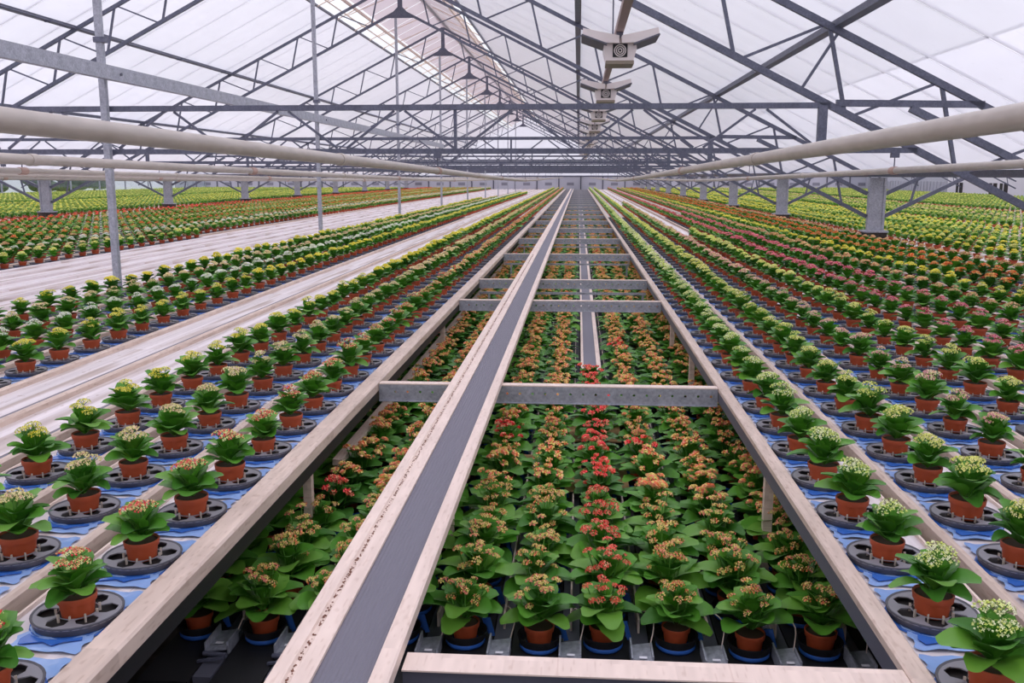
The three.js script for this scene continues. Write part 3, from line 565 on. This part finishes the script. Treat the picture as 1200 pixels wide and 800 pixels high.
// rows of plants on the upper benches
const upper = [];
function row(x, d0, d1, col, label, phase) { for (let d = phase; d < d1; d += STEP) if (d >= d0) upper.push({ x: x + rr(-0.003, 0.003), d: d + rr(-0.009, 0.009), col, label }); }
for (let k = 0; k <= 10; k++) {
  const col = colourOfRow.R[k], end = k === 2 ? 36 : k === 3 ? 17.6 : k === 5 ? 26 : 80;
  row(RX(k), 1.2, end, col, `${colourWord[col]} kalanchoe in terracotta pot, ${inWords(k)} row from the open aisle, crowded bench`, 1.25);
}
for (let j = 0; j < 32; j++) {
  const col = colourOfRow.L[j]; if (!col) continue;
  const end = j === 8 ? 42.6 : j === 7 ? 46 : j === 5 || j === 6 ? 59 : j === 15 ? 17.2 : j === 31 ? 20 : 80;
  row(LX(j), 1.2, end, col, `${colourWord[col]} kalanchoe in terracotta pot, ${inWords(j)} lane from the open aisle, bench with bare decks`, 1.10);
}
const sideColours = [['yellow', 'butter', 'yellow', 'green', 'butter'], ['green', 'butter', 'green', 'cream'], ['green', 'butter', 'green'], ['green', 'butter', 'green', 'yellow'], ['green', 'green', 'butter']];
sideBlocks.forEach(([a, b, s], i) => { let n = 0; for (let x = a; s * (b - x) >= -0.01; x += s * PITCHX) row(x, 4.5, 80, sideColours[i][n++ % sideColours[i].length], 'far', 4.6 + 0.13 * (n % 3)); });

const P3 = new THREE.Vector3();
function onScreen(x, y, d, m) { P3.set(x, y, -d).project(camera); return P3.z < 1 && Math.abs(P3.x) < 1 + m && Math.abs(P3.y) < 1 + m; }
const rest = [];                                       // plants of the uncounted mass
upper.forEach((p) => { p.dist = Math.hypot(p.x, p.d, 1); p.seen = onScreen(p.x, DECK + 0.1, p.d, 0.03) && p.label !== 'far'; });
const ranked = upper.filter((p) => p.seen).sort((a, b) => a.dist - b.dist), chosen = new Set(ranked.slice(0, 300));
const SHOW_LEAVES = new Set(ranked.slice(0, 190));
const protoNear = {}, protoMid = {};
function nearPlant(v, col, big) {
  const k = `${v}${col}${big}`; if (protoNear[k]) return protoNear[k];
  const g = new THREE.Group(), arr = (big ? arrBig : arrSmall)[v], lm = M.leaf;
  part('pot', potNear, M.pot, g); part('soil', soilNear, M.soil, g);
  for (const [kind, n, m] of arr) { const o = kind === 'leaf' ? part('leaf', leafNear[n], lm[n], g) : part('flower_head', heads[col][n], M.vtx, g); o.applyMatrix4(m); }
  return protoNear[k] = g;
}
function midPlant(v, col, big) {
  const k = `${v}${col}${big}`; if (protoMid[k]) return protoMid[k];
  const g = new THREE.Group();
  part('pot', potMid, M.pot, g); part('soil', soilMid, M.soil, g); part('foliage', foliage(big, v), M.leaf[v % 3], g); part('flower_heads', headsOf(big, v, col), M.vtx, g);
  return protoMid[k] = g;
}
function addPlant(name, proto, x, y, d, s, label, group, cat) {
  const o = proto.clone(); o.name = numbered(name); o.position.set(x, y, -d); o.rotation.y = rnd() * Math.PI * 2; o.scale.setScalar(s); scene.add(o);
  o.userData = {}; return tag(o, label, cat, group);
}
const saucerRest = [];
for (const p of upper) {
  if (!chosen.has(p)) { if (Math.abs(p.x + 0.07 * p.d) < p.d * 0.74 + 2.2) { rest.push(p); if (p.d < 26 && p.label !== 'far') saucerRest.push(p); } continue; }
  const v = Math.floor(rnd() * 12), near = SHOW_LEAVES.has(p);
  addPlant('potted_kalanchoe', near ? nearPlant(v, p.col, false) : midPlant(v, p.col, false), p.x, DECK + 0.019, p.d, rr(0.92, 1.1), p.label, p.label.replace('kalanchoe in terracotta pot', 'kalanchoes'), 'plant');
  const s = thing('pot_saucer', p.label.replace(/^.*?, /, 'grey saucer with blue carrier, '), 'saucer', p.label.replace(/^.*?, /, 'saucers, '), 'thing', [p.x, DECK + 0.002, -p.d]);
  part('rim_plate', trayPlate, M.tray, s); part('bowl', trayWall, M.trayWall, s); part('soil_bed', trayFloor, M.trayDark, s); part('locating_ribs', trayRibs, M.rib, s).userData.kind = 'stuff';
  part('blue_carrier', carrier, M.blue, s); part('blue_tongue', carrierTongue, M.tongue, s); part('blue_blade', blade, M.blue, s);
  s.rotation.y = rr(-0.05, 0.05);
}
function massOf(name, list, geoOf, mat, label, cat) {
  const g = thing(name, label, cat, null, 'stuff'); const by = {};
  for (const p of list) (by[p.key] ??= []).push(p);
  const m = new THREE.Matrix4(), qq = new THREE.Quaternion(), c = new THREE.Color();
  for (const k in by) {
    const im = shadow(new THREE.InstancedMesh(geoOf(k), mat, by[k].length)); im.name = name + '_copies'; im.userData.kind = 'stuff';
    by[k].forEach((p, i) => { const s = p.s ?? rr(0.9, 1.12); m.compose(P3.set(p.x, p.y, -p.d), qq.setFromAxisAngle(UP, p.turn ?? rnd() * 6.28), new THREE.Vector3(s, s, s)); im.setMatrixAt(i, m); const b = p.flat ? 1 : rr(0.86, 1.14); im.setColorAt(i, c.setRGB(b, b, b)); });
    g.add(im);
  }
}
for (const p of rest) { p.y = DECK + 0.019; p.lod = p.d < 16 ? 1 : 2; p.key = `${Math.floor(rnd() * (p.lod === 1 ? 4 : 2))}|${p.col}|${p.lod}`; }
massOf('distant_kalanchoes', rest, (k) => { const [v, col, lod] = k.split('|'); return wholePlant(false, +v, col, +lod); }, M.vtx, 'endless rows of potted kalanchoes filling the benches into the distance', 'plants');
for (const p of saucerRest) { p.y = DECK + 0.002; p.key = 's'; p.turn = 0; p.s = 1; p.flat = true; }
const saucerFar = mergeGeometries([paint(lathe([[0.0, 0.012], [0.05, 0.012], [0.06, 0.028], [0.112, 0.029], [0.117, 0.03], [0.112, 0.006]], 14), new THREE.Color(0x4c4b52)), paint(lathe([[0.1, 0.004], [0.113, 0.006], [0.118, 0.0]], 14), new THREE.Color(0x3f72c8)), paint(carrierTongue.clone(), new THREE.Color(0x93b3e6)), paint(blade.clone(), new THREE.Color(0x3a6cc0))]);
massOf('distant_saucers', saucerRest, () => saucerFar, M.vtx, 'dark saucers on blue carriers under the more distant pots', 'saucers');

// shaded plants on the lower lanes
{
  const low = [], LOWY = 0.362;
  for (let m = -1; m < 10; m++) for (let d = 3.05; d < 44; d += 0.245) {
    if (m === 5 && d > 6.9) continue;                  // the low conveyor takes over this lane
    const x = -1.10 + 0.243 * m; low.push({ x: x + rr(-0.012, 0.012), d: d + rr(-0.02, 0.02), m, col: m === 5 || ((m === 6 || m === 3 || m === 0) && rnd() < 0.05) ? 'red' : 'apricot', front: d < 3.2 });
  }
  low.forEach((p) => { p.dist = Math.hypot(p.x, p.d, 1.5); p.seen = onScreen(p.x, LOWY + 0.25, p.d, 0.03) && p.m < 9; });
  const rk = low.filter((p) => p.seen).sort((a, b) => a.dist - b.dist), sel = new Set(rk.slice(0, 240)), lv = new Set(rk.slice(0, 42));
  const mass = [];
  for (const p of low) {
    if (!sel.has(p)) { p.y = LOWY; p.key = `${Math.floor(rnd() * 3)}|${p.col}|1`; mass.push(p); }
    else {
      const v = Math.floor(rnd() * 8), lab = p.col === 'red' ? 'tall red-flowered kalanchoe in the shaded lower lane' : p.front ? `tall orange-flowered kalanchoe at the front end of the ${inWords(p.m + 1)} lower lane from the skirted bench` : `tall orange-flowered kalanchoe in the ${inWords(p.m + 1)} shaded lower lane from the skirted bench`;
      addPlant('shaded_kalanchoe', (lv.has(p) ? nearPlant : midPlant)(v, p.col, true), p.x, LOWY, p.d, rr(0.92, 1.1), lab, p.col === 'red' ? 'red kalanchoes of the lower lanes' : p.front ? null : `orange kalanchoes of the ${inWords(p.m + 1)} lower lane`, 'plant');
    }
    if (p.d < 6.6 && p.seen) {
      const s = thing('pot_ring', p.front ? `black pot holder with blue band at the front of the ${inWords(p.m + 1)} lower lane` : `black pot holder with blue band in the ${inWords(p.m + 1)} shaded lower lane`, 'pot holder', p.front ? null : `pot holders of the ${inWords(p.m + 1)} lower lane`, 'thing', [p.x, 0.341, -p.d]);
      part('holder', holderGeo(), M.black, s); part('blue_band', bandGeo(), M.blue, s); part('blue_tab', tabGeo(), M.blue, s);
    }
  }
  massOf('distant_shaded_kalanchoes', mass, (k) => { const [v, col, lod] = k.split('|'); return wholePlant(true, +v, col, +lod); }, M.vtx, 'orange-flowered kalanchoes filling the shaded lower lanes further down the aisle', 'plants');
}
function holderGeo() { return holderGeo.g ??= lathe([[0.05, 0.012], [0.062, 0.014], [0.074, 0.05], [0.078, 0.05], [0.067, 0.012], [0.06, 0.008]], 24); }
function bandGeo() { return bandGeo.g ??= lathe([[0.04, 0.0], [0.066, 0.001], [0.071, 0.01], [0.069, 0.022], [0.064, 0.024]], 24); }
function tabGeo() { return tabGeo.g ??= (() => { const l = [0, 1, 2].map((i) => { const g = new THREE.BoxGeometry(0.016, 0.05 + 0.01 * i, 0.004); g.rotateZ(0.25); g.translate(0.068 + 0.009 * i, 0.04, -0.06 + 0.01 * i); return g; }); return joined(l); })(); }

// ------------------------------------------------------------------ trees outside the glazed wall
for (let i = 0; i < 26; i++) {
  const z = 4 - i * 4.4 + rr(-0.2, 0.2), h = rr(1.6, 2.6), x = -58 + rr(-3, 3);
  const t = thing('distant_tree', 'grey-green tree outside beyond the glazed wall', 'tree', 'trees outside the glazed wall', 'thing', [x, 0, z]);
  const list = []; for (let k = 0; k < 14; k++) { const g = new THREE.IcosahedronGeometry(rr(0.5, 0.9), 1); g.scale(1.2, 0.8, 1.2); g.translate(rr(-1.2, 1.2), 0.7 + rr(0, 1) * h * 0.6, rr(-1.0, 1.0)); list.push(g); }
  part('crown', joined(list), M.tree, t); part('trunk', rod([0, 0, 0], [0, h * 0.6, 0], 0.12), M.dark, t);
}
solo('outside_ground', box(-90, -33.4, -0.1, -0.02, FAR - 20, 30), std({ color: 0x7c8268, roughness: 1 }), 'dull green ground outside the glazed wall', 'ground', null, 'structure');

renderer.render(scene, camera);
